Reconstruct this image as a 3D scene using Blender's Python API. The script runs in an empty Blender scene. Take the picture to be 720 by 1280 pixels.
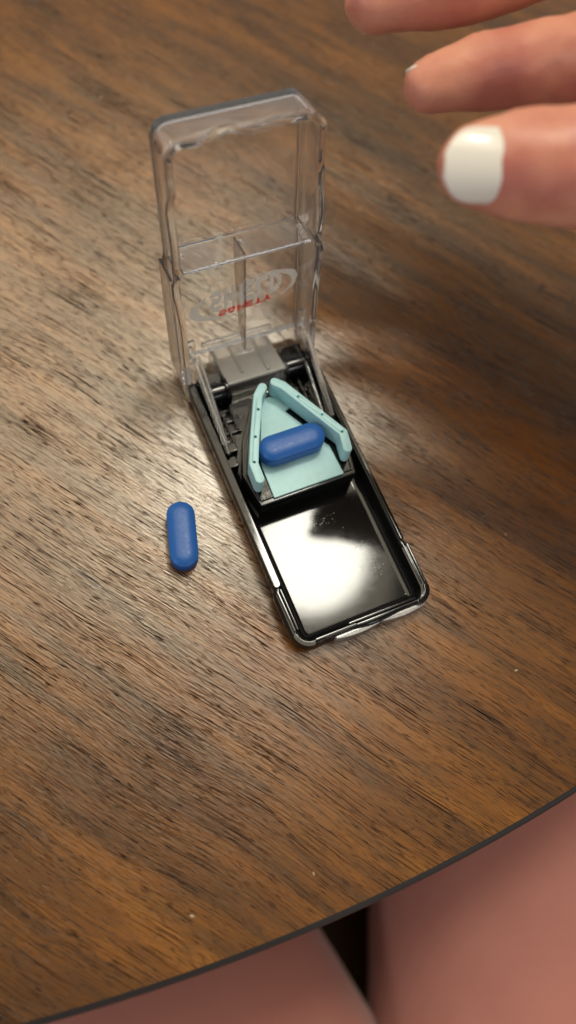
import bpy, bmesh, math, random
from mathutils import Vector, Matrix, noise
random.seed(7)
S = 0.001                                   # everything below is written in millimetres
sc = bpy.context.scene
COL = sc.collection

# ------------------------------------------------------------------ camera
CAM = Vector((-61.686, -75.119, 210.887))
ROT = Matrix(((0.9150212, 0.3210722, -0.2442311),(-0.3879565, 0.866321, -0.3146072),(0.1105709, 0.3826233, 0.9172641)))
F = 1050.17
cd = bpy.data.cameras.new('camera'); cam = bpy.data.objects.new('camera', cd); COL.objects.link(cam)
m = ROT.to_4x4(); m.translation = CAM * S; cam.matrix_world = m
cd.sensor_fit = 'VERTICAL'; cd.sensor_height = 24; cd.sensor_width = 13.5
cd.lens = F / 1280 * 24
cd.clip_start = 0.005; cd.clip_end = 20
cd.dof.use_dof = True; cd.dof.focus_distance = 0.212; cd.dof.aperture_fstop = cd.lens / 5.2
sc.camera = cam

def ray(px, py):
    return (ROT @ Vector(((px-360)/F, -(py-640)/F, -1))).normalized()
def at(px, py, z):                          # measured photo point -> point of the place at height z
    d = ray(px, py); return CAM + d*((z-CAM.z)/d.z)

# ------------------------------------------------------------------ light
w = bpy.data.worlds.new('World'); sc.world = w; w.use_nodes = True
bg = w.node_tree.nodes['Background']; bg.inputs[1].default_value = 1.0
# dim room: lit walls round the horizon, darker ceiling and floor, smooth all the way round
_t = w.node_tree.nodes.new('ShaderNodeTexCoord'); _s = w.node_tree.nodes.new('ShaderNodeSeparateXYZ'); _r = w.node_tree.nodes.new('ShaderNodeValToRGB')
_a = w.node_tree.nodes.new('ShaderNodeMath'); _a.operation = 'ABSOLUTE'
w.node_tree.links.new(_t.outputs['Generated'], _s.inputs[0]); w.node_tree.links.new(_s.outputs['Z'], _a.inputs[0]); w.node_tree.links.new(_a.outputs[0], _r.inputs[0])
_r.color_ramp.interpolation = 'EASE'
_r.color_ramp.elements[0].position = 0; _r.color_ramp.elements[0].color = (.60, .58, .57, 1)
_r.color_ramp.elements[1].position = .75; _r.color_ramp.elements[1].color = (.16, .125, .085, 1)
w.node_tree.links.new(_r.outputs[0], bg.inputs[0])
def area(name, loc, power, size, shape='DISK', color=(1,1,1), size_y=None, target=(0,0,0)):
    l = bpy.data.lights.new(name, 'AREA'); l.shape = shape; l.size = size
    if size_y: l.size_y = size_y
    l.energy = power; l.color = color
    o = bpy.data.objects.new(name, l); COL.objects.link(o)
    o.location = loc; o.rotation_euler = (Vector(target)-Vector(loc)).to_track_quat('-Z', 'Y').to_euler()
    return o
area('ceiling_lamp', (0.53, 0.54, 2.0), 14.0, 0.33, color=(1, .97, .84))
area('ceiling_bounce', (0.06, 0.88, 2.1), 26.0, 1.7, color=(1, .88, .66), target=(0.06, 0.88, 0))
area('ceiling_glow', (0.42, 0.0, 2.1), 5.0, 0.75, color=(1, .93, .80), target=(0.42, 0.0, 0))
area('rim_fill_side', (-1.3, -0.25, 0.8), 2.6, 0.26, color=(.93, .95, 1))  # added fill from the left, no known source; draws bright lines on the rims
area('rim_fill_front', (0.5, -1.5, 1.1), 2.2, 0.26, color=(.95, .96, 1))  # invented light on the near side, added for glints along the clear edges
area('rim_fill_back', (-0.9, 1.9, 0.9), 2.2, 0.3, color=(1, .95, .88))  # made-up light behind the lid, added so its edges catch highlights
sc.view_settings.view_transform = 'Standard'; sc.view_settings.look = 'None'
sc.view_settings.exposure = 0.0; sc.view_settings.gamma = 1
sc.cycles.use_denoising = True
sc.cycles.max_bounces = 20; sc.cycles.transmission_bounces = 20; sc.cycles.transparent_max_bounces = 20
sc.cycles.glossy_bounces = 8; sc.cycles.caustics_refractive = True; sc.cycles.caustics_reflective = True
sc.cycles.blur_glossy = 0.5

# ------------------------------------------------------------------ helpers
def link(name, bm, mat, parent=None, smooth=True, angle=35):
    bmesh.ops.recalc_face_normals(bm, faces=bm.faces)
    bmesh.ops.scale(bm, vec=(S, S, S), verts=bm.verts)
    me = bpy.data.meshes.new(name); bm.to_mesh(me); bm.free()
    if mat: me.materials.append(mat)
    if smooth:
        me.shade_smooth() if hasattr(me, 'shade_smooth') else None
        try: me.set_sharp_from_angle(angle=math.radians(angle))
        except Exception: pass
    o = bpy.data.objects.new(name, me); COL.objects.link(o)
    if smooth and angle < 55:
        wn = o.modifiers.new('wn', 'WEIGHTED_NORMAL'); wn.keep_sharp = True; wn.weight = 100
    if parent: o.parent = parent
    return o
def empty(name, label, cat, group=None):
    o = bpy.data.objects.new(name, None); o.empty_display_size = .01; COL.objects.link(o)
    o['label'] = label; o['category'] = cat
    if group: o['group'] = group
    return o
def tag(o, label, cat, group=None):
    o['label'] = label; o['category'] = cat
    if group: o['group'] = group
    return o
def bevel(bm, r, seg=2, ang=30):
    if r <= 0: return
    es = [e for e in bm.edges if len(e.link_faces) == 2 and e.calc_face_angle(0) > math.radians(ang)]
    bmesh.ops.bevel(bm, geom=es, offset=r, segments=seg, affect='EDGES', profile=.5, clamp_overlap=True)
def prism(poly, z0, z1, r=.2, seg=2, bm=None, M=None):
    b = bmesh.new()
    lo = [b.verts.new((x, y, z0)) for x, y in poly]; hi = [b.verts.new((x, y, z1)) for x, y in poly]
    n = len(poly)
    b.faces.new(lo[::-1]); b.faces.new(hi)
    for i in range(n): b.faces.new((lo[i], lo[(i+1) % n], hi[(i+1) % n], hi[i]))
    bmesh.ops.recalc_face_normals(b, faces=b.faces)
    bevel(b, r, seg)
    return merge(b, bm, M)
def merge(b, bm, M=None):
    if M is not None: b.transform(M)
    if bm is None: return b
    me = bpy.data.meshes.new('tmp'); b.to_mesh(me); b.free(); bm.from_mesh(me); bpy.data.meshes.remove(me); return bm
def box(x0, x1, y0, y1, z0, z1, r=.2, seg=2, bm=None, M=None):
    return prism([(x0, y0), (x1, y0), (x1, y1), (x0, y1)], z0, z1, r, seg, bm, M)
def cyl(p, q, r0, r1=None, n=24, bm=None, r=.15):
    p, q = Vector(p), Vector(q); r1 = r0 if r1 is None else r1
    b = bmesh.new(); d = q-p
    bmesh.ops.create_cone(b, cap_ends=True, segments=n, radius1=r0, radius2=r1, depth=d.length)
    bevel(b, r, 2, 50)
    b.transform(Matrix.Translation((p+q)/2) @ d.to_track_quat('Z', 'Y').to_matrix().to_4x4())
    return merge(b, bm)
def loft(rings, cap0=True, cap1=True, bm=None, closed=False):
    b = bmesh.new() if bm is None else bm
    R = [[b.verts.new(p) for p in ring] for ring in rings]
    n = len(R[0])
    for a, c in zip(R, R[1:] + ([R[0]] if closed else [])):
        for i in range(n): b.faces.new((a[i], a[(i+1) % n], c[(i+1) % n], c[i]))
    if not closed:
        if cap0: b.faces.new(R[0][::-1])
        if cap1: b.faces.new(R[-1])
    return b
def stroke(pts, hw, endn=7):                # polygon of a thick line with round ends
    pts = [Vector(p) for p in pts]; L, Rr = [], []
    for i, p in enumerate(pts):
        if i == 0: d = (pts[1]-p).normalized(); nn = Vector((-d.y, d.x)); k = 1
        elif i == len(pts)-1: d = (p-pts[-2]).normalized(); nn = Vector((-d.y, d.x)); k = 1
        else:
            a = (p-pts[i-1]).normalized(); c = (pts[i+1]-p).normalized()
            nn = (Vector((-a.y, a.x))+Vector((-c.y, c.x))).normalized(); k = 1/max(.5, nn.dot(Vector((-a.y, a.x))))
        L.append(p+nn*hw*k); Rr.append(p-nn*hw*k)
    def cap(p, d):
        a0 = math.atan2(d.y, d.x)
        return [p+Vector((math.cos(a0+t), math.sin(a0+t)))*hw for t in [math.pi/2-math.pi*i/(endn+1) for i in range(1, endn+1)]]
    out = L + cap(pts[-1], (pts[-1]-pts[-2]).normalized()) + Rr[::-1] + cap(pts[0], (pts[0]-pts[1]).normalized())
    return [tuple(v) for v in out[::-1]]
def carve(o, cutters):                      # real holes: boolean, applied
    c = link('cutter', cutters, None)
    mo = o.modifiers.new('b', 'BOOLEAN'); mo.operation = 'DIFFERENCE'; mo.object = c; mo.solver = 'EXACT'
    bpy.context.view_layer.update()
    dg = bpy.context.evaluated_depsgraph_get()
    me = bpy.data.meshes.new_from_object(o.evaluated_get(dg))
    o.modifiers.clear(); o.data = me
    me.shade_smooth(); me.set_sharp_from_angle(angle=math.radians(35))
    cm = c.data; bpy.data.objects.remove(c); bpy.data.meshes.remove(cm)

# ------------------------------------------------------------------ materials
def mat(name, base=(.5,.5,.5), rough=.4, **k):
    m = bpy.data.materials.new(name); m.use_nodes = True
    b = m.node_tree.nodes['Principled BSDF']
    b.inputs['Base Color'].default_value = (*base, 1); b.inputs['Roughness'].default_value = rough
    for kk, v in k.items(): b.inputs[kk.replace('_', ' ')].default_value = v
    return m, m.node_tree, b
def nd(nt, t, **k):
    n = nt.nodes.new(t)
    for a, v in k.items():
        if a.startswith('i_'): n.inputs[a[2:].replace('_', ' ')].default_value = v
        else: setattr(n, a, v)
    return n
def coords(nt, scale, rot=0):
    tc = nd(nt, 'ShaderNodeTexCoord'); mp = nd(nt, 'ShaderNodeMapping')
    mp.inputs['Rotation'].default_value = (0, 0, rot); mp.inputs['Scale'].default_value = scale
    nt.links.new(tc.outputs['Object'], mp.inputs['Vector']); return mp
def math_(nt, op, a, b=None, clamp=False):
    n = nd(nt, 'ShaderNodeMath', operation=op, use_clamp=clamp)
    for i, v in enumerate((a, b)):
        if v is None: continue
        if isinstance(v, (int, float)): n.inputs[i].default_value = v
        else: nt.links.new(v, n.inputs[i])
    return n.outputs[0]
def mix(nt, f, a, b):
    n = nd(nt, 'ShaderNodeMix', data_type='RGBA')
    for s, v in ((n.inputs[0], f), (n.inputs[6], a), (n.inputs[7], b)):
        if isinstance(v, (int, float)): s.default_value = v
        elif isinstance(v, tuple): s.default_value = (*v, 1)
        else: nt.links.new(v, s)
    return n.outputs[2]
def ramp(nt, v, stops):
    n = nd(nt, 'ShaderNodeValToRGB'); e = n.color_ramp.elements
    while len(e) < len(stops): e.new(.5)
    for el, (p, c) in zip(e, stops):
        el.position = p; el.color = (*c, 1) if isinstance(c, tuple) else (c, c, c, 1)
    nt.links.new(v, n.inputs[0]); return n.outputs[0]

def wood(name):
    m, nt, b = mat(name, rough=.3)
    L = nt.links.new
    tc = nd(nt, 'ShaderNodeTexCoord')
    r = nd(nt, 'ShaderNodeMapping'); r.inputs['Rotation'].default_value = (0, 0, math.radians(55)); r.inputs['Scale'].default_value = (1000,)*3
    L(tc.outputs['Object'], r.inputs['Vector'])              # millimetres, x along the grain
    wn = nd(nt, 'ShaderNodeTexNoise', i_Scale=.012, i_Detail=1.0); L(r.outputs[0], wn.inputs['Vector'])
    off = nd(nt, 'ShaderNodeVectorMath', operation='MULTIPLY_ADD'); L(wn.outputs['Color'], off.inputs[0]); off.inputs[1].default_value = (0, 10, 0); L(r.outputs[0], off.inputs[2])
    def nz(sx, sy, detail=2, rough=.5, seed=0, dist=0):
        mp = nd(nt, 'ShaderNodeMapping'); mp.inputs['Scale'].default_value = (sx, sy, 1); mp.inputs['Location'].default_value = (seed, seed*1.7, seed)
        L(off.outputs[0], mp.inputs['Vector'])
        n = nd(nt, 'ShaderNodeTexNoise', i_Scale=1.0, i_Detail=float(detail), i_Roughness=rough, i_Distortion=float(dist)); L(mp.outputs[0], n.inputs['Vector'])
        return n.outputs['Fac']
    fig = nz(.010, .075, 6, .6, 3, .35)
    col = ramp(nt, fig, [(.32, (.050, .018, .004)), (.43, (.112, .043, .007)), (.56, (.195, .077, .010)), (.70, (.29, .122, .017))])
    streak = ramp(nt, nz(.012, .22, 5, .62, 11), [(.50, 0.), (.66, 1.)])
    col = mix(nt, math_(nt, 'MULTIPLY', streak, .50), col, (.036, .020, .011))
    blot = ramp(nt, nz(.045, .17, 5, .7, 23, .2), [(.52, 0.), (.62, 1.)])
    col = mix(nt, math_(nt, 'MULTIPLY', blot, .35), col, (.052, .030, .017))
    fib = nz(.12, 2.6, 3, .6, 31)
    col = mix(nt, ramp(nt, fib, [(.35, .0), (.75, .34)]), col, (.04, .02, .01))
    dens = nz(.03, .16, 3, .5, 41)
    p1 = nz(.05, 4.8, 1, .5, 51)
    p2 = nz(.26, 5.6, 1, .5, 61)
    th = math_(nt, 'MULTIPLY_ADD', dens, -.24); nt.nodes[-1].inputs[2].default_value = .732
    pore1 = math_(nt, 'MULTIPLY', math_(nt, 'SUBTRACT', p1, th), 16., clamp=True)
    th2 = math_(nt, 'MULTIPLY_ADD', dens, -.22); nt.nodes[-1].inputs[2].default_value = .725
    pore2 = math_(nt, 'MULTIPLY', math_(nt, 'SUBTRACT', p2, th2), 14., clamp=True)
    pore = math_(nt, 'MAXIMUM', pore1, pore2)
    col = mix(nt, math_(nt, 'MULTIPLY', pore, .97), col, (.012, .008, .006))
    L(col, b.inputs['Base Color'])
    L(ramp(nt, nz(.3, 1.2, 4, .6, 71), [(.3, .27), (.7, .38)]), b.inputs['Roughness'])
    h = math_(nt, 'SUBTRACT', math_(nt, 'MULTIPLY', nz(.25, 1.6, 3, .6, 81), .55), pore)
    bp = nd(nt, 'ShaderNodeBump', i_Strength=1.0, i_Distance=.00013); L(h, bp.inputs['Height']); L(bp.outputs[0], b.inputs['Normal'])
    L(math_(nt, 'MULTIPLY', math_(nt, 'SUBTRACT', 1., pore), .9), b.inputs['Coat Weight']); b.inputs['Coat IOR'].default_value = 1.62; b.inputs['Coat Roughness'].default_value = .23; b.inputs['Coat Tint'].default_value = (1, .86, .62, 1)
    L(math_(nt, 'MULTIPLY', math_(nt, 'SUBTRACT', 1., pore), .6), b.inputs['Specular IOR Level'])
    bp2 = nd(nt, 'ShaderNodeBump', i_Strength=1.0, i_Distance=.00012); L(h, bp2.inputs['Height']); L(bp2.outputs[0], b.inputs['Coat Normal'])
    return m
WOOD = wood('brown_wood_veneer')
EDGE, _, _ = mat('dark_table_edge', (.011, .008, .007), .5)

def black_plastic(name, rough=.09, base=(.008, .009, .009), sp=.6, scratch=.25):
    m, nt, b = mat(name, base, rough); b.inputs['Specular IOR Level'].default_value = sp
    mp = coords(nt, (1000,)*3)
    n = nd(nt, 'ShaderNodeTexNoise', i_Scale=.9, i_Detail=6.0, i_Roughness=.65); nt.links.new(mp.outputs[0], n.inputs['Vector'])
    nt.links.new(ramp(nt, n.outputs['Fac'], [(.4, rough*.7), (.72, rough+scratch*.35)]), b.inputs['Roughness'])
    return m
BLACK = black_plastic('glossy_black_plastic', .07, sp=.35, base=(.005, .0055, .006), scratch=.14)
BIN = black_plastic('polished_black_bin', .075, sp=.27, scratch=.04)
def clear(name, tint=(.99,.99,.99), rough=.03, ior=1.46, trans=.978):
    m, nt, b = mat(name, tint, rough); b.inputs['Transmission Weight'].default_value = trans; b.inputs['IOR'].default_value = ior
    return m
CLEAR = clear('clear_styrene')
SMOKE = clear('clear_styrene_guard', (.98, .98, .95), .03, trans=.92)
RIBM = clear('clear_rib_reflection_tint', (.50, .49, .48), .04, ior=1.04, trans=.97)  # plastic is clear; the grey of its reflections is put into this tint
STEEL, _, _ = mat('brushed_steel', (.45, .44, .43), .32, Metallic=1.0)
def rubber(name, c):
    m, nt, b = mat(name, c, .42); b.inputs['Specular IOR Level'].default_value = .4
    mp = coords(nt, (1000,)*3)
    n = nd(nt, 'ShaderNodeTexNoise', i_Scale=.8, i_Detail=5.0); nt.links.new(mp.outputs[0], n.inputs['Vector'])
    nt.links.new(mix(nt, ramp(nt, n.outputs['Fac'], [(.45, .0), (.8, .35)]), c, tuple(v*.8 for v in c)), b.inputs['Base Color'])
    bp = nd(nt, 'ShaderNodeBump', i_Strength=.25, i_Distance=.00008); nt.links.new(n.outputs['Fac'], bp.inputs['Height']); nt.links.new(bp.outputs[0], b.inputs['Normal'])
    return m
TEAL = rubber('pale_teal_rubber', (.39, .66, .69))
def tablet(name):
    m, nt, b = mat(name, (.02, .125, .40), .38); b.inputs['Specular IOR Level'].default_value = .35
    mp = coords(nt, (1000,)*3)
    n = nd(nt, 'ShaderNodeTexNoise', i_Scale=1.6, i_Detail=6.0, i_Roughness=.6); nt.links.new(mp.outputs[0], n.inputs['Vector'])
    nt.links.new(mix(nt, ramp(nt, n.outputs['Fac'], [(.4, 0.), (.75, .5)]), (.014, .095, .35), (.020, .120, .42)), b.inputs['Base Color'])
    bp = nd(nt, 'ShaderNodeBump', i_Strength=.2, i_Distance=.00003); nt.links.new(n.outputs['Fac'], bp.inputs['Height']); nt.links.new(bp.outputs[0], b.inputs['Normal'])
    nt.links.new(ramp(nt, n.outputs['Fac'], [(.3, .32), (.7, .5)]), b.inputs['Roughness'])
    return m
BLUE = tablet('blue_tablet_coating')
def ink(name, c):                            # thin ink layer: half of the light comes through it
    m, nt, b = mat(name, c, .5); t = nd(nt, 'ShaderNodeBsdfTranslucent'); t.inputs[0].default_value = (*c, 1)
    mx = nd(nt, 'ShaderNodeMixShader'); mx.inputs[0].default_value = .68
    nt.links.new(b.outputs[0], mx.inputs[1]); nt.links.new(t.outputs[0], mx.inputs[2]); nt.links.new(mx.outputs[0], nt.nodes['Material Output'].inputs[0]); return m
PRINTW = ink('pale_grey_print', (.97, .97, .92)); PRINTR = ink('red_print', (1, .03, .02))
def skin():
    m, nt, b = mat('skin', (.60, .25, .17), .45)
    b.inputs['Subsurface Weight'].default_value = .35; b.inputs['Subsurface Radius'].default_value = (1, .35, .2); b.inputs['Subsurface Scale'].default_value = .004
    mp = coords(nt, (1000,)*3)
    n = nd(nt, 'ShaderNodeTexNoise', i_Scale=.06, i_Detail=3.0); nt.links.new(mp.outputs[0], n.inputs['Vector'])
    nt.links.new(mix(nt, ramp(nt, n.outputs['Fac'], [(.35, 0.), (.65, 1.)]), (.50, .165, .125), (.70, .32, .21)), b.inputs['Base Color'])
    v = nd(nt, 'ShaderNodeTexVoronoi', i_Scale=1.1); nt.links.new(mp.outputs[0], v.inputs['Vector'])
    bp = nd(nt, 'ShaderNodeBump', i_Strength=.4, i_Distance=.0001); nt.links.new(v.outputs['Distance'], bp.inputs['Height']); nt.links.new(bp.outputs[0], b.inputs['Normal'])
    return m
SKIN = skin()
NAIL, _, _ = mat('white_nail_polish', (.84, .80, .72), .18)
def cloth(name, c1, c2):
    m, nt, b = mat(name, c1, .9); b.inputs['Specular IOR Level'].default_value = .15
    mp = coords(nt, (1000,)*3)
    n = nd(nt, 'ShaderNodeTexNoise', i_Scale=.9, i_Detail=5.0, i_Roughness=.7); nt.links.new(mp.outputs[0], n.inputs['Vector'])
    n2 = nd(nt, 'ShaderNodeTexNoise', i_Scale=.05, i_Detail=3.0); nt.links.new(mp.outputs[0], n2.inputs['Vector'])
    nt.links.new(mix(nt, math_(nt, 'MULTIPLY', math_(nt, 'ADD', n.outputs['Fac'], n2.outputs['Fac']), .5), c1, c2), b.inputs['Base Color'])
    b.inputs['Sheen Weight'].default_value = .3
    bp = nd(nt, 'ShaderNodeBump', i_Strength=.5, i_Distance=.0004); nt.links.new(n.outputs['Fac'], bp.inputs['Height']); nt.links.new(bp.outputs[0], b.inputs['Normal'])
    return m
PINK = cloth('salmon_pink_knit', (.40, .155, .125), (.54, .24, .195))
CUSH = cloth('dark_brown_seat_fabric', (.055, .030, .012), (.08, .045, .02))
FLOORM, _, _ = mat('dark_floor', (.05, .032, .02), .6)

# ------------------------------------------------------------------ setting
bm = bmesh.new(); bmesh.ops.create_grid(bm, x_segments=1, y_segments=1, size=3000); bm.transform(Matrix.Translation((0, 0, -745)))
o = link('floor', bm, FLOORM); o['kind'] = 'structure'

table = empty('round_table', 'round brown wooden table with dark open grain and a slim dark rim under everything', 'table')
TC, TR = Vector((-17, 399.5)), 500.
def circ(r, z, n=360): return [(TC.x+r*math.cos(2*math.pi*i/n), TC.y+r*math.sin(2*math.pi*i/n), z) for i in range(n)]
bm = loft([circ(TR-1.7, 0), circ(TR-1.1, -.15), circ(TR-.5, -.6), circ(TR-.15, -1.3), circ(TR, -2.6), circ(TR, -17), circ(TR-3, -20)], cap0=True, cap1=True)
tt = link('tabletop', bm, WOOD, table, angle=60)
tt.data.materials.append(EDGE)
for p in tt.data.polygons:
    if p.normal.z < .985 and len(p.vertices) == 4: p.material_index = 1
bm = loft([[(TC.x+r*math.cos(2*math.pi*i/48), TC.y+r*math.sin(2*math.pi*i/48), z) for i in range(48)] for r, z in ((120, -20.2), (60, -60), (48, -300), (60, -600), (230, -700), (240, -744))])
link('pedestal', bm, EDGE, table)

chair = empty('chair', 'dark brown seat glimpsed in the gap between the pink thighs', 'chair')
bm = box(-270, 230, -560, -60, -300, -222, 18, 4); link('seat', bm, CUSH, chair)
for x, y in ((-250, -540), (210, -540), (-250, -90), (210, -90)):
    link('leg', box(x-16, x+16, y-16, y+16, -744.5, -301, 3), EDGE, chair)

# ------------------------------------------------------------------ pill splitter
sp = empty('pill_splitter', 'open pill splitter with clear upright lid and black base holding a pale teal V holder', 'pill cutter')
def rr(hx0, hx1, y0, y1, rf, rb, inset, z, bump=0., wave=0.):
    """rounded rectangle ring, 4 corners x 8 points plus long sides sampled; y0 front, y1 back"""
    x0, x1, a0, a1 = hx0+inset, hx1-inset, y0+inset, y1-inset
    rf = max(rf-inset, .35); rb = max(rb-inset, .35)
    pts = []
    def arc(cx, cy, r, s):
        for i in range(7):
            t = math.radians(s+90*i/6); pts.append([cx+r*math.cos(t), cy+r*math.sin(t)])
    def side(p, q, n=26):
        for i in range(1, n): pts.append([p[0]+(q[0]-p[0])*i/n, p[1]+(q[1]-p[1])*i/n])
    arc(x0+rf, a0+rf, rf, 180); side((x0+rf, a0), (x1-rf, a0))
    arc(x1-rf, a0+rf, rf, 270); side((x1, a0+rf), (x1, a1-rb), 60)
    arc(x1-rb, a1-rb, rb, 0); side((x1-rb, a1), (x0+rb, a1))
    arc(x0+rb, a1-rb, rb, 90); side((x0, a1-rb), (x0, a0+rf), 60)
    out = []
    for x, y in pts:
        if bump:                                # finger-grip swelling near the front of both sides
            k = max(0, min(1, (-23.5-y)/1.6)) * max(0, min(1, (y+39.5)/2.5))
            if abs(x-(hx0+hx1)/2) > 14: x += math.copysign(bump*k, x)
        if wave and y < y0+3:
            y += -wave*(math.cos((x-3)/4.3)) * max(0, 1-abs(x)/15)
        out.append((x, y, z))
    return out
Wd, Yf, Yb = 19.0, -40.6, 40.6
args = (-Wd, Wd, Yf, Yb, 4.5, 3.0)
prof = [(1.2, .0, .3, 0), (.4, .5, .5, .2), (.15, 1.6, .6, .5), (.1, 4.6, .8, .9), (.25, 5.9, .8, .7), (.6, 6.3, .8, .3),
        (1.3, 6.35, .5, 0), (1.7, 6.1, 0, 0), (1.9, 5.2, 0, 0), (2.4, 3.2, 0, 0), (3.0, 2.1, 0, 0), (3.8, 1.65, 0, 0), (5.0, 1.5, 0, 0)]
bm = loft([rr(*args, i, z, b_, w_) for i, z, b_, w_ in prof])
base = link('base', bm, BLACK, sp, angle=50)
base['label'] = 'glossy black tray'
# polished bin floor panel, slightly proud of the tray floor
pan = [(-14.6, -36.4), (14.0, -36.4), (14.6, -35.6), (14.6, -4), (-15, -4), (-15, -35.6)]
link('bin_floor', prism([(x*.985, y) for x, y in pan], 1.503, 1.75, .12), BIN, sp)
# rim rails and steps along the top edge
def rail(pts, hw, z0, z1, r=.18, m=BLACK): return link('rim_rail', prism(stroke(pts, hw, 3), z0, z1, r), m, sp)
rail([(-17.85, 38), (-17.95, -22.6)], 1.0, 6.2, 7.2)
rail([(-18.5, -24.6), (-18.3, -35.4)], .32, 6.2, 6.9)
rail([(-17.5, -24.2), (-17.4, -35.2)], .22, 6.0, 6.7)
rail([(18.3, 38), (18.2, -22.6)], .5, 6.2, 7.4)
rail([(19.0, -24.6), (18.9, -36.0)], .30, 6.2, 6.9)
rail([(18.0, -24.4), (17.9, -35.6)], .22, 6.0, 6.7)
rail([(-14, -39.4), (-3, -39.5)], .35, 6.2, 6.75)
rail([(-4.5, -38.7), (14.2, -38.8)], .30, 6.2, 7.0)
# corner pads
for sx in (-1, 1):
    pts = [(sx*(15+3.6*math.cos(t)), -36.4-3.6*math.sin(t)) for t in [math.radians(a) for a in range(5, 90, 12)]]
    link('corner_pad', prism(stroke(pts, .75, 3), 6.1, 6.9, .25), BLACK, sp)

# pale uneven lip moulded under the near edge
lp = []
for i in range(41):
    x = -9+25.5*i/40; lp.append((x, -41.0-.75*abs(math.sin((x+9)/25.5*math.pi*2.0))**.8))
lp = [(16.5, -40.2)] + lp[::-1] + [(-9, -40.2)]
FROST = clear('frosted_lip', (.80, .80, .80), .18, trans=.75)
link('front_lip', prism(lp[::-1], 2.6, 5.7, .25, 2), FROST, sp)

# raised platform
plat = [(-14.2, -2.4), (13.4, -2.2), (15.2, 7.5), (12.6, 16.3), (4.6, 28.4), (-4.4, 28.4), (-12.2, 16.5), (-15.5, 7.5)]
bm = prism(plat, 1.2, 10.2, .35, 3)
platform = link('cutting_platform', bm, BLACK, sp)
lip = [(-13.7, -1.2), (13.0, -1.0), (14.4, 7.5), (11.9, 16.0), (4.2, 27.6), (-4.0, 27.6), (-11.6, 16.1), (-14.9, 7.6)]
def ringwall(outer, t, z0, z1, bm=None):
    c = Vector((0, 10)); b = bmesh.new()
    n = len(outer); inn = []
    for i in range(n):
        p, a, d = Vector(outer[i]), Vector(outer[i-1]), Vector(outer[(i+1) % n])
        e1 = (p-a).normalized(); e2 = (d-p).normalized(); n1 = Vector((-e1.y, e1.x)); n2 = Vector((-e2.y, e2.x))
        nn = (n1+n2).normalized(); inn.append(p+nn*t/max(.4, nn.dot(n1)))
    r4 = [[b.verts.new((x, y, z)) for x, y in q] for q, z in ((outer, z0), (outer, z1), (inn, z1), (inn, z0))]
    for k in range(4):
        A, B = r4[k], r4[(k+1) % 4]
        for i in range(n): b.faces.new((A[i], A[(i+1) % n], B[(i+1) % n], B[i]))
    bmesh.ops.recalc_face_normals(b, faces=b.faces); bevel(b, .1, 1); return merge(b, bm)
link('platform_lip', ringwall(lip, .5, 10.15, 10.75), BLACK, platform)
# teal holder: pad with two slots, two V arms with three holes each
pad = [(-10.2, -1.6), (10.0, -1.4), (9.7, 7.4), (8.6, 9.2), (4.9, 16.6), (2.4, 21.2), (4.4, 22.0), (1.8, 25.8), (.2, 26.8), (-1.6, 26.6), (-4.2, 23.2), (-4.9, 20.6),
       (-9.4, 10.2), (-9.9, 7.4)]
holder = link('pill_holder', prism(pad, 10.22, 11.0, .12), TEAL, sp)
def arm(pts, holes):
    bm = prism(stroke(pts, 1.22, 7), 10.9, 17.0, .28, 3)
    o = link('holder_arm', bm, TEAL, holder)
    c = bmesh.new()
    for x, y in holes: cyl((x, y, 14.5), (x, y, 18.5), .42, n=16, bm=c, r=0)
    carve(o, c); return o
aL = arm([(-2.3, 27.2), (-4.4, 25.2), (-10.3, 13.1), (-13.0, 7.0), (-13.2, 2.4)], [(-6.0, 21.2), (-9.8, 13.9), (-12.8, 7.2)])
aR = arm([(1.4, 27.6), (3.1, 25.9), (12.7, 7.4), (11.9, 2.8)], [(5.6, 21.2), (9.5, 14.1), (12.5, 7.6)])
# debris: tiny white scuffs and crumbs
bm = bmesh.new()
for i in range(46):
    z = 1.78
    x, y = random.choice([(3, -9), (9, -20), (0, -8), (10, -27)]); x += random.gauss(0, 1.8); y += random.gauss(0, 1.5)
    r_ = random.uniform(.04, .14)
    bmesh.ops.create_icosphere(bm, subdivisions=1, radius=r_, matrix=Matrix.Translation((x, y, z+r_*.5)) @ Matrix.Diagonal((1.3, 1, .6, 1)))
DUST, _, _ = mat('pill_dust', (.6, .66, .66), .8)
dust = link('pill_crumbs', bm, DUST, sp); dust['kind'] = 'stuff'

# rear mechanism
def hinge(x0, x1, y, z, r):
    o = link('hinge', cyl((x0, y, z), (x1, y, z), r, n=40, r=.4), BLACK, sp)
    b = None
    for xx in (x0-.1, x1-.9):
        b = cyl((xx, y, z), (xx+1.1, y, z), r+.9, n=40, bm=b, r=.25)
    link('hinge_collar', b, BLACK, o)
    b = box(x0+.4, x1-.4, y-.6, y+5.4, z+r*.2, z+r*.75, .3)
    link('hinge_plate', b, BLACK, o)
    return o
hinge(-16.4, -8.8, 35.5, 5.2, 3.3)
hinge(8.8, 16.6, 37.0, 5.0, 3.0)
c = box(-16.6, -13.0, 16.2, 19.0, 1.4, 7.2, .3); c = box(-17.2, -14.0, 12.6, 16.6, 1.4, 5.4, .3, bm=c); c = cyl((-16.8, 20.5, 4), (-13.6, 20.5, 4), 1.1, bm=c)
link('guard_clip', c, BLACK, sp)
c = box(13.2, 16.8, 15.0, 19.6, 1.4, 5.6, .4); link('guard_clip', c, BLACK, sp)
b = None
for x, y0, y1 in ((-12.2, 20, 33), (-9.6, 24, 32), (10.2, 26, 35), (12.6, 22, 34)):
    b = box(x-.35, x+.35, y0, y1, 1.3, 3.4, .2, bm=b)
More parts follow.
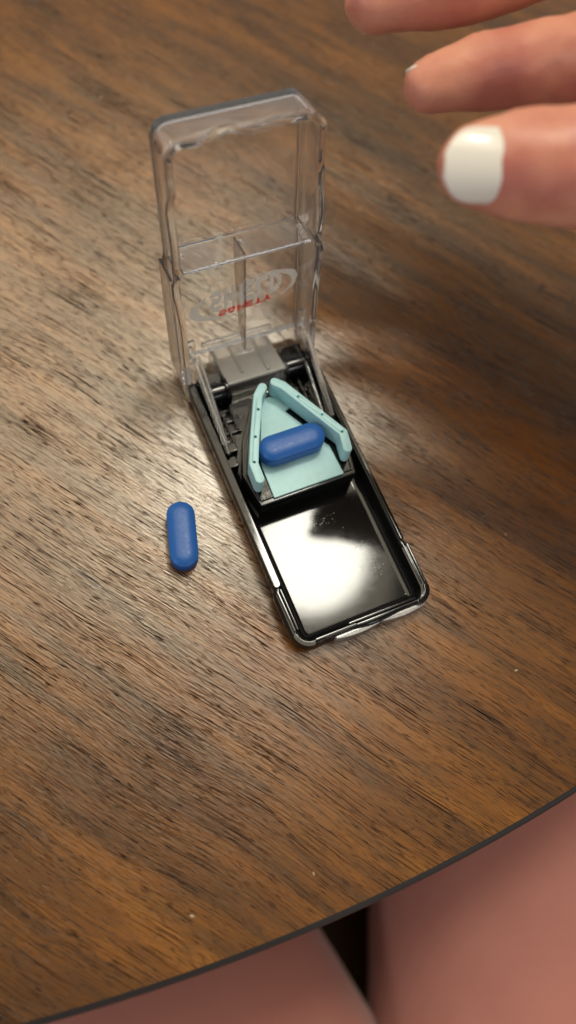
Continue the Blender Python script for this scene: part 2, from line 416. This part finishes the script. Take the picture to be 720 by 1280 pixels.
for y in (24, 27.5, 31): b = box(-15.4, -8.6, y-.3, y+.3, 1.3, 2.6, .2, bm=b)
link('floor_rib', b, BLACK, sp)
b = None
for x, y, r_ in ((9.4, 31, 1.2), (13.8, 30, .9), (12.0, 26.4, .8), (-12, 30, 1.0)): b = cyl((x, y, 1.3), (x, y, 3.2), r_, bm=b, r=.3)
link('floor_boss', b, BLACK, sp)

# ------------------------------------------------------------------ lid (local: x across, u up the lid, d towards the viewer)
a_ = 0.2198; sa, ca = math.sin(a_), math.cos(a_)
LID = Matrix(((1, 0, 0, 0), (0, sa, -ca, 51.03), (0, ca, sa, 7.76), (0, 0, 0, 1)))   # (x,u,d) -> place
H, D = 69.2, 12.0
def outline(hw, u1, r, inset, step=0.):
    """open-bottomed U with rounded top corners, as a closed ring of outer points at given inset"""
    pts = []
    x = hw-inset; ut = u1-inset; rr_ = max(r-inset, .4)
    us = [i*1.7 for i in range(0, 38)]
    us = [u for u in [-1.9+1.9*i for i in range(0, 38)] if u < ut-rr_-.5]
    def hwid(u):
        k = max(0, min(1, (33.5-u)/.6)); k2 = max(0, min(1, (53.5-u)/4)) * .0
        return x + step*k + k2
    for u in us: pts.append((-hwid(u), u))
    for i in range(9):
        t = math.radians(180-90*i/8); pts.append((-x+rr_+rr_*math.cos(t), ut-rr_+rr_*math.sin(t)))
    n = 24
    for i in range(1, n): pts.append((-(x-rr_)+2*(x-rr_)*i/n, ut))
    for i in range(9):
        t = math.radians(90-90*i/8); pts.append((x-rr_+rr_*math.cos(t), ut-rr_+rr_*math.sin(t)))
    for u in us[::-1]: pts.append((hwid(u), u))
    return pts
def ring3(inset, d, wav=0., step=.7, dip=0.):
    out = []
    for x, u in outline(18.7, H, 4.2, inset, step):
        dd = d; uu = u; xx = x
        if wav:
            if u > 60: uu += wav*(1.5*math.exp(-((x+5)/4.2)**2) + .7*math.exp(-((x-6)/3)**2)); dd += wav*.5*math.sin(x/2.3)
            else:
                g = math.exp(-((u-56)/2.2)**2)
                xx += math.copysign(wav*.9*max(0, min(1, (57-u)/3))*max(0, min(1, (u-20)/10)), x)
                dd += wav*.5*math.sin(u/3.1)*(u > 36)
        out.append((xx, uu, dd))
    return out
T = 1.6
rings = [ring3(1.0, 0.0), ring3(.35, .15), ring3(0, .8), ring3(0, 4), ring3(0, 9), ring3(-.1, 10.6, .5), ring3(-.25, D-.75, .8), ring3(-.12, D-.25, .8), ring3(.25, D, .8), ring3(T-.35, D, .8), ring3(T+.05, D-.25, .75), ring3(T+.2, D-.75, .7),
         ring3(T, 10.2, .3), ring3(T, 8), ring3(T, 3), ring3(T+.2, T+.5), ring3(T+.8, T)]
bm = bmesh.new()
R = [[bm.verts.new(p) for p in r_] for r_ in rings]
n = len(R[0])
for A, B in zip(R, R[1:]):
    for i in range(n-1): bm.faces.new((A[i], A[i+1], B[i+1], B[i]))
def sheet(ringv):                            # fill plate by rungs left-right
    h = n//2
    for i in range(h-1 if n % 2 == 0 else h):
        a, b, c, d = ringv[i], ringv[i+1], ringv[n-2-i], ringv[n-1-i]
        vs = []
        for v in (a, b, c, d):
            if v not in vs: vs.append(v)
        if len(vs) > 2: bm.faces.new(vs)
sheet(R[0]); sheet(R[-1])
# close the bottom: strip along the profile at left end, across plate, right end
e0 = [r_[0] for r_ in R]; e1 = [r_[-1] for r_ in R]
k = len(R)-1
for i in range(k//2+1):
    j = k-i
    if j-1 <= i: break
    for e in (e0, e1):
        vs = []
        for v in (e[i], e[i+1], e[j-1], e[j]):
            if v not in vs: vs.append(v)
        if len(vs) > 2: bm.faces.new(vs)
bm.faces.new((R[0][0], R[-1][0], R[-1][-1], R[0][-1]))
bm.transform(LID)
lid = link('lid', bm, CLEAR, sp, angle=40); lid['label'] = 'upright clear plastic lid'
# storage shelf with centre rib
b = box(-17.0, 17.0, 34.5, 35.8, 1.62, 11.2, .25, 3, M=LID); link('divider_shelf', b, CLEAR, lid)
b = box(-17.3, 17.3, -1.7, -.7, 1.4, 2.6, .2, M=LID); link('hinge_bar', b, CLEAR, lid)
b = prism(stroke([(-10.5, .9), (9.5, .9)], .75, 5), 1.35, 2.2, .25, M=LID); link('finger_rib', b, CLEAR, lid)
b = cyl((0, 34.4, 5), (0, 34.4, 5.01), .5, r=0) if False else None
for x in (-15.6, 15.6, 0):
    b = cyl(LID @ Vector((x, 35.65, 6)), LID @ Vector((x, 36.5, 6)), .6, r=.15); link('shelf_stud', b, CLEAR, lid)
# side flanges where the lid grows wider
for sx in (-1, 1):
    x0, x1 = sorted((sx*19.5, sx*20.2))
    link('side_flange', box(x0, x1, -3, 33.4, 1.0, 10.5, .25, M=LID), CLEAR, lid)
    x0, x1 = sorted((sx*17.3, sx*19.3))
    ear = [(-2.0, 1.0), (-2.0, 11.5), (-7.5, 13.2), (-9.6, 11.4), (-9.2, 8.5), (-6.0, 3.5)]
    be = prism(ear, x0, x1, .3)
    be.transform(Matrix(((0, 0, 1, 0), (1, 0, 0, 0), (0, 1, 0, 0), (0, 0, 0, 1)))); be.transform(LID)
    link('hinge_ear', be, CLEAR, lid)
    x0, x1 = sorted((sx*15.2, sx*17.2))
    link('stop_tab', box(x0, x1, 2.5, 11, 8.6, 9.6, .25, M=LID), CLEAR, lid)
# centre rib of clear plastic, its grey reflection put into the tint
bl = [(33.8, 1.6), (33.8, 9.0), (20, 8.6), (3, 7.6), (-.5, 7.2), (4.0, 4.6), (9.0, 3.4), (22, 2.0)]
bb = prism(bl, -.5, .1, .06, 1)
bb.transform(Matrix(((0, 0, 1, 0), (1, 0, 0, 0), (0, 1, 0, 0), (0, 0, 0, 1)))); bb.transform(LID)
link('center_rib', bb, RIBM, lid)
# print on the lid: read through the lid it stands upside down (mirrored top to bottom)
GLYPH = {                                    # heavy condensed capitals, 6 x 8 cells
 'S': '.####.|######|##....|#####.|.#####|....##|######|.####.', 'H': '##..##|##..##|##..##|######|######|##..##|##..##|##..##',
 'I': '..##..|..##..|..##..|..##..|..##..|..##..|..##..|..##..', 'E': '######|######|##....|#####.|#####.|##....|######|######',
 'L': '##....|##....|##....|##....|##....|##....|######|######', 'D': '####..|#####.|##.###|##..##|##..##|##.###|#####.|####..',
 'A': '..##..|.####.|.####.|##..##|##..##|######|######|##..##', 'F': '######|######|##....|#####.|#####.|##....|##....|##....',
 'T': '######|######|..##..|..##..|..##..|..##..|..##..|..##..', 'Y': '##..##|##..##|.####.|.####.|..##..|..##..|..##..|..##..'}
def word(s, x0, u0, wid, hei, rot, shear, m):
    b = bmesh.new(); adv = sum(3.2 if c == 'I' else 6.9 for c in s); k = wid/adv; cx = 0; hy = hei/8
    rr2 = math.radians(rot)
    for c in s:
        rows = GLYPH[c].split('|'); off_ = -1.6 if c == 'I' else 0
        for j, row in enumerate(rows):
            i = 0
            while i < 6:
                if row[i] == '#':
                    i2 = i
                    while i2 < 6 and row[i2] == '#': i2 += 1
                    q = []
                    for X, Y in ((i, j), (i2, j), (i2, j+1), (i, j+1)):
                        px = (cx+off_+X)*k - wid/2 + shear*(Y-4)*hy; py = (Y-4)*hy   # top row lowest: turned over
                        q.append(b.verts.new(LID @ Vector((x0+px*math.cos(rr2)-py*math.sin(rr2), u0+px*math.sin(rr2)+py*math.cos(rr2), -.05))))
                    b.faces.new(q); i = i2
                else: i += 1
        cx += 3.2 if c == 'I' else 6.9
    return link('printed_word', b, m, lid, smooth=False)
ROTT = 4.5
word('SHIELD', 3.4, 14.8, 21.5, 7.2, ROTT, .10, PRINTW)
word('SAFETY', 2.9, 10.1, 16.0, 2.1, ROTT, .15, PRINTR)
def swoosh(cx, cu, A, B, t0, t1, th, sgn):
    b = bmesh.new(); N = 40; o1, i1 = [], []
    for i in range(N+1):
        t = math.radians(t0+(t1-t0)*i/N); wv = th*math.sin(math.pi*i/N)**.8+.02
        x, y = A*math.cos(t), B*math.sin(t); o1.append((x, y)); i1.append((x*(1-wv/A*1.0), y*(1-wv/B*.35)))
    rot = math.radians(ROTT+3)
    def put(p, d):
        x = cx+p[0]*math.cos(rot)-p[1]*math.sin(rot); u = cu+p[0]*math.sin(rot)+p[1]*math.cos(rot)
        return LID @ Vector((x, u, d))
    V = [[b.verts.new(put(p, d)) for p in q] for q, d in ((o1, -.05), (i1, -.05))]
    for i in range(N): b.faces.new((V[0][i], V[0][i+1], V[1][i+1], V[1][i]))
    return link('printed_swoosh', b, PRINTW, lid)
swoosh(2.9, 13.6, 16.6, 5.6, 128, 262, 2.9, 1)
swoosh(2.9, 13.6, 16.6, 5.6, -52, 82, 2.9, 1)

# blade guard: clear box hanging from the lid, with two side arms
gb = bmesh.new()
def gbox(x0, x1, u0, u1, d0, d1, r=.25): box(x0, x1, u0, u1, d0, d1, r, 3, bm=gb, M=LID)
gbox(-8.7, 8.7, -2.9, -2.0, .2, 15.9)
FROSTG = clear('hazy_guard_top', (.99, .98, .94), .04, trans=.70)
guard = link('blade_guard', gb, FROSTG, sp); guard['label'] = 'clear box shaped guard'
for x0, x1, u0, u1, d0, d1 in ((-8.7, -7.6, -9.6, -2.95, .2, 14.8), (7.6, 8.7, -9.6, -2.95, .2, 14.8), (-8.7, 8.7, -9.6, -2.95, 14.85, 15.9), (-3.9, -3.0, -2.0, -1.4, 2.0, 13.5), (3.4, 4.3, -2.0, -1.2, .6, 15.4),
                               (-9.2, 9.2, -10.5, -9.65, 14.4, 16.4), (-5.2, 3.2, -2.0, -1.6, 6.2, 6.8), (-9.6, -8.72, -9.4, -2.2, 12.4, 16.2), (8.72, 9.6, -9.4, -2.2, 12.4, 16.2)):
    link('guard_wall', box(x0, x1, u0, u1, d0, d1, .2, 3, M=LID), SMOKE, guard)
def beam(p, q, w_, h_, m=SMOKE, name='guard_arm', parent=None):
    p, q = Vector(p), Vector(q); d = q-p; X = d.normalized(); Z = (Vector((0, 0, 1))-X*X.z).normalized(); Y = Z.cross(X)
    M = Matrix((( X.x, Y.x, Z.x, p.x), (X.y, Y.y, Z.y, p.y), (X.z, Y.z, Z.z, p.z), (0, 0, 0, 1)))
    b = box(0, d.length, -w_/2, w_/2, -h_/2, h_/2, .3, 3, M=M)
    return link(name, b, m, parent or guard)
beam((-15.6, 47.5, 13.5), (-15.8, 16.0, 6.2), 1.0, 2.2)
beam((-13.9, 44.5, 12.0), (-15.0, 19.0, 5.8), .8, 1.6)
beam((18.0, 46.5, 13.5), (15.4, 17.2, 6.6), 1.3, 2.6)
beam((15.4, 36.0, 7.2), (14.0, 20.0, 5.4), .8, 1.6)

# ------------------------------------------------------------------ tablets
def tablet_mesh(L_, W_, Hh):
    def ring(ins, z):
        r_ = W_/2-ins; s = L_/2-W_/2; pts = []
        for k in range(33):
            t = math.radians(-90+180*k/32); pts.append((s+r_*math.cos(t), r_*math.sin(t), z))
        for k in range(33):
            t = math.radians(90+180*k/32); pts.append((-s+r_*math.cos(t), r_*math.sin(t), z))
        return pts
    q = W_/2; pr = []
    band = 1.75
    for k in range(11):                       # domed top
        t = k/10*.96
        pr.append((q*(1-math.cos(t*math.pi/2)) if False else q*t*t*.0 + q*t, 0))
    top = []
    for k in range(13):
        i_ = q*.97*(k/12)**1.6
        x = 1-i_/q; top.append((i_, Hh/2-(Hh/2-band)*(x**3.2)))
    rings_ = [ring(i_, Hh/2-z+0) for i_, z in []]
    pr = [(i_, z) for i_, z in top]
    full = [(i_, -z) for i_, z in pr[::-1]] + [(0.0 - .0, 0)] + pr
    return loft([ring(i_, z) for i_, z in full])
def tab(label, c, ang, group=None):
    o = link('tablet', tablet_mesh(18.3, 7.4, 5.8), BLUE, angle=60)
    o.location = Vector(c)*S; o.rotation_euler = (0, 0, math.radians(ang)); tag(o, label, 'pill', group); return o
tab('blue oblong tablet lying across the pale teal V holder', (-.8, 9.9, 11.0+2.92), .5, 'blue oblong tablets')
tab('blue oblong tablet lying alone on the wooden table', (-35.2, -.4, 2.92), 74.5, 'blue oblong tablets')

# crumbs on the table
bm = bmesh.new()
for px, py, r_ in ((645, 838, .3), (240, 1145, .34), (392, 1092, .25), (126, 122, .35), (632, 668, .22)):
    c_ = at(px, py, 0); ax = random.uniform(0, 3.1)
    bmesh.ops.create_icosphere(bm, subdivisions=2, radius=r_, matrix=Matrix.Translation((c_.x, c_.y, r_*.35)) @ Matrix.Rotation(ax, 4, 'Z') @ Matrix.Diagonal((1.7, .8, .5, 1)))
CRUMB, _, _ = mat('pale_crumb', (.45, .37, .24), .7)
cr = link('crumbs', bm, CRUMB); cr['kind'] = 'stuff'; tag(cr, 'tiny pale crumbs scattered on the wooden table', 'crumbs')

# ------------------------------------------------------------------ person: reaching right hand and lap
person = empty('person', 'person in salmon pink trousers sitting at the table, right hand reaching in, white painted thumbnail', 'person')
SEG, RNG = 20, 12
def limb(b, pts, seg=22):
    """chain of tapered overlapping balls, pts = [(Vector, r), ...]; fused by the voxel remesh below"""
    V, Fc = b
    for (p, r0), (q, r1) in zip(pts, pts[1:]):
        p, q = Vector(p), Vector(q); d = q-p; N = max(2, int(d.length/(.22*max(r0, r1))))
        for i in range(N+1):
            c = p+d*(i/N); r_ = r0+(r1-r0)*i/N; k0 = len(V)
            V.append((c.x, c.y, c.z-r_))
            for a in range(1, RNG):
                th = math.pi*a/RNG-math.pi/2; z, h = math.sin(th)*r_, math.cos(th)*r_
                for j in range(SEG): V.append((c.x+h*math.cos(6.28318*j/SEG), c.y+h*math.sin(6.28318*j/SEG), c.z+z))
            V.append((c.x, c.y, c.z+r_)); last = len(V)-1
            R_ = lambda a, j: k0+1+(a-1)*SEG+j % SEG
            for j in range(SEG):
                Fc.append((k0, R_(1, j+1), R_(1, j))); Fc.append((last, R_(RNG-1, j), R_(RNG-1, j+1)))
                for a in range(1, RNG-1): Fc.append((R_(a, j), R_(a, j+1), R_(a+1, j+1), R_(a+1, j)))
hb = ([], [])
T0, T1, T2 = at(597, 207, 92), at(655, 208, 92), at(722, 210, 93)
limb(hb, [(T0, 7.9), (T1, 10.6), (T2, 11.4), ((74, -4, 100), 13), ((104, -24, 108), 18)])
I0, I1, I2 = at(535, 108, 78), at(610, 88, 82), at(725, 76, 90)
limb(hb, [(I0, 6.0), (I1, 8.2), (I2, 9.6), ((98, 18, 111), 11)])
M0, M1, M2 = at(468, 4, 80), at(580, -20, 86), at(730, -78, 98)
limb(hb, [(M0, 7.0), (M1, 8.8), (M2, 9.8), ((100, 46, 115), 11)])
limb(hb, [((44, 106, 84), 6.6), ((60, 92, 94), 8.0), ((80, 74, 106), 9), ((104, 58, 113), 10.5)])
limb(hb, [((62, 122, 84), 5.8), ((76, 108, 92), 7.0), ((90, 94, 100), 8), ((106, 76, 108), 9.5)])
wr = (166, -48, 120)
for q_, r0 in (((98, 18, 111), 12), ((100, 40, 115), 12), ((104, 58, 113), 11.5), ((106, 76, 108), 10.5), ((104, -24, 108), 18)):
    limb(hb, [(q_, r0), (((q_[0]+wr[0])/2+4, (q_[1]+wr[1])/2, (q_[2]+wr[2])/2), r0+3), (wr, 19)])
limb(hb, [((108, 4, 111), 14), (wr, 19)])
limb(hb, [(wr, 20), ((190, -70, 124), 22), ((250, -130, 136), 30), ((340, -225, 150), 36), ((385, -290, 165), 38)], 28)
me = bpy.data.meshes.new('body'); me.from_pydata([(x*S, y*S, z*S) for x, y, z in hb[0]], [], hb[1]); me.materials.append(SKIN); me.shade_smooth()
body = bpy.data.objects.new('body', me); COL.objects.link(body); body.parent = person
rm = body.modifiers.new('r', 'REMESH'); rm.mode = 'VOXEL'; rm.voxel_size = .0014; rm.use_smooth_shade = True
tx = bpy.data.textures.new('skin_relief', 'CLOUDS'); tx.noise_scale = .007; tx.noise_depth = 2
sm = body.modifiers.new('s', 'SMOOTH'); sm.factor = .6; sm.iterations = 8
dm = body.modifiers.new('d', 'DISPLACE'); dm.texture = tx; dm.texture_coords = 'LOCAL'; dm.strength = .0012; dm.mid_level = .5

def nail(tip, back, normal, wid, leng, rad, m=NAIL, lift=0., fwd=.38):
    tip, back, normal = Vector(tip), Vector(back), Vector(normal)
    A = (tip-back).normalized(); Nn = (normal-A*normal.dot(A)).normalized(); B = Nn.cross(A)
    b = bmesh.new(); NU, NV = 14, 14; top, bot = [], []
    for i in range(NU+1):
        s = i/NU; row, row2 = [], []
        halfw = wid/2*(1-.72*max(0, (s-.5)/.5)**2.8)*(1-.25*max(0, (.18-s)/.18)**2)
        for j in range(NV+1):
            w_ = -1+2*j/NV; t = w_*halfw/rad
            drop = .25*leng*max(0, s-.35)**2
            p = tip + A*(-leng*(1-s)+leng*fwd+.07*leng*(1-s)*(w_*w_-.5)) + B*rad*math.sin(t) + Nn*(rad*math.cos(t)-drop+lift)
            row.append(b.verts.new(p)); row2.append(b.verts.new(p-Nn*.5))
        top.append(row); bot.append(row2)
    for g in (top, bot):
        for i in range(NU):
            for j in range(NV): b.faces.new((g[i][j], g[i+1][j], g[i+1][j+1], g[i][j+1]))
    for i in range(NU):
        for j in (0, NV): b.faces.new((top[i][j], top[i+1][j], bot[i+1][j], bot[i][j]))
    for j in range(NV):
        for i in (0, NU): b.faces.new((top[i][j], top[i][j+1], bot[i][j+1], bot[i][j]))
    return link('fingernail', b, m, person, angle=60)
nail(T0, T1, CAM-T0, 15.4, 15.5, 8.5, lift=-.05, fwd=.56)
nail(I0, I1, (-.1, .9, .42), 8.5, 11, 5.55, fwd=.38)
nail(M0, M1, (-.1, .8, .45), 11, 13, 7.3, fwd=.5)

# trousers: two thighs under the table edge
tb = bmesh.new()
def thigh(pts, n=40):
    rings_ = []
    P = [Vector(p) for p, _, _ in pts]
    for i, (p, rx, rz) in enumerate(pts):
        p = Vector(p); d = (P[min(i+1, len(P)-1)]-P[max(i-1, 0)]).normalized(); X = d.cross(Vector((0, 0, 1))).normalized(); Z = X.cross(d)
        r_ = []
        for k in range(n):
            t = 2*math.pi*k/n; q = p+X*rx*math.cos(t)+Z*rz*math.sin(t)
            nn = noise.noise(q*.018)*3.0+noise.noise(Vector((q.x*.05, q.y*.012, 3)))*2.2
            r_.append(q+(q-p).normalized()*nn)
        rings_.append(r_)
    loft(rings_, bm=tb)
def chain(a, b, r0, r1, n=26):
    a, b = Vector(a), Vector(b)
    return [(a+(b-a)*i/n, r0[0]+(r1[0]-r0[0])*i/n, r0[1]+(r1[1]-r0[1])*i/n) for i in range(n+1)]
def bez(P, n=34):
    P = [Vector(p) for p in P]; out = []
    for i in range(n+1):
        t = i/n; k = 1-t
        c = P[0]*k**3+P[1]*3*k*k*t+P[2]*3*k*t*t+P[3]*t**3; r_ = 92-24*t
        out.append((c, r_, r_*.95))
    return out
thigh(bez([(-66, -430, -178), (-70, -255, -176), (-116, -60, -176), (-125, 110, -182)]))
thigh(bez([(60, -430, -172), (-30, -285, -170), (76, -125, -170), (212, 35, -176)]))
tr = link('trousers', tb, PINK, person, angle=180)
tr['label'] = 'salmon pink trousers over two thighs'
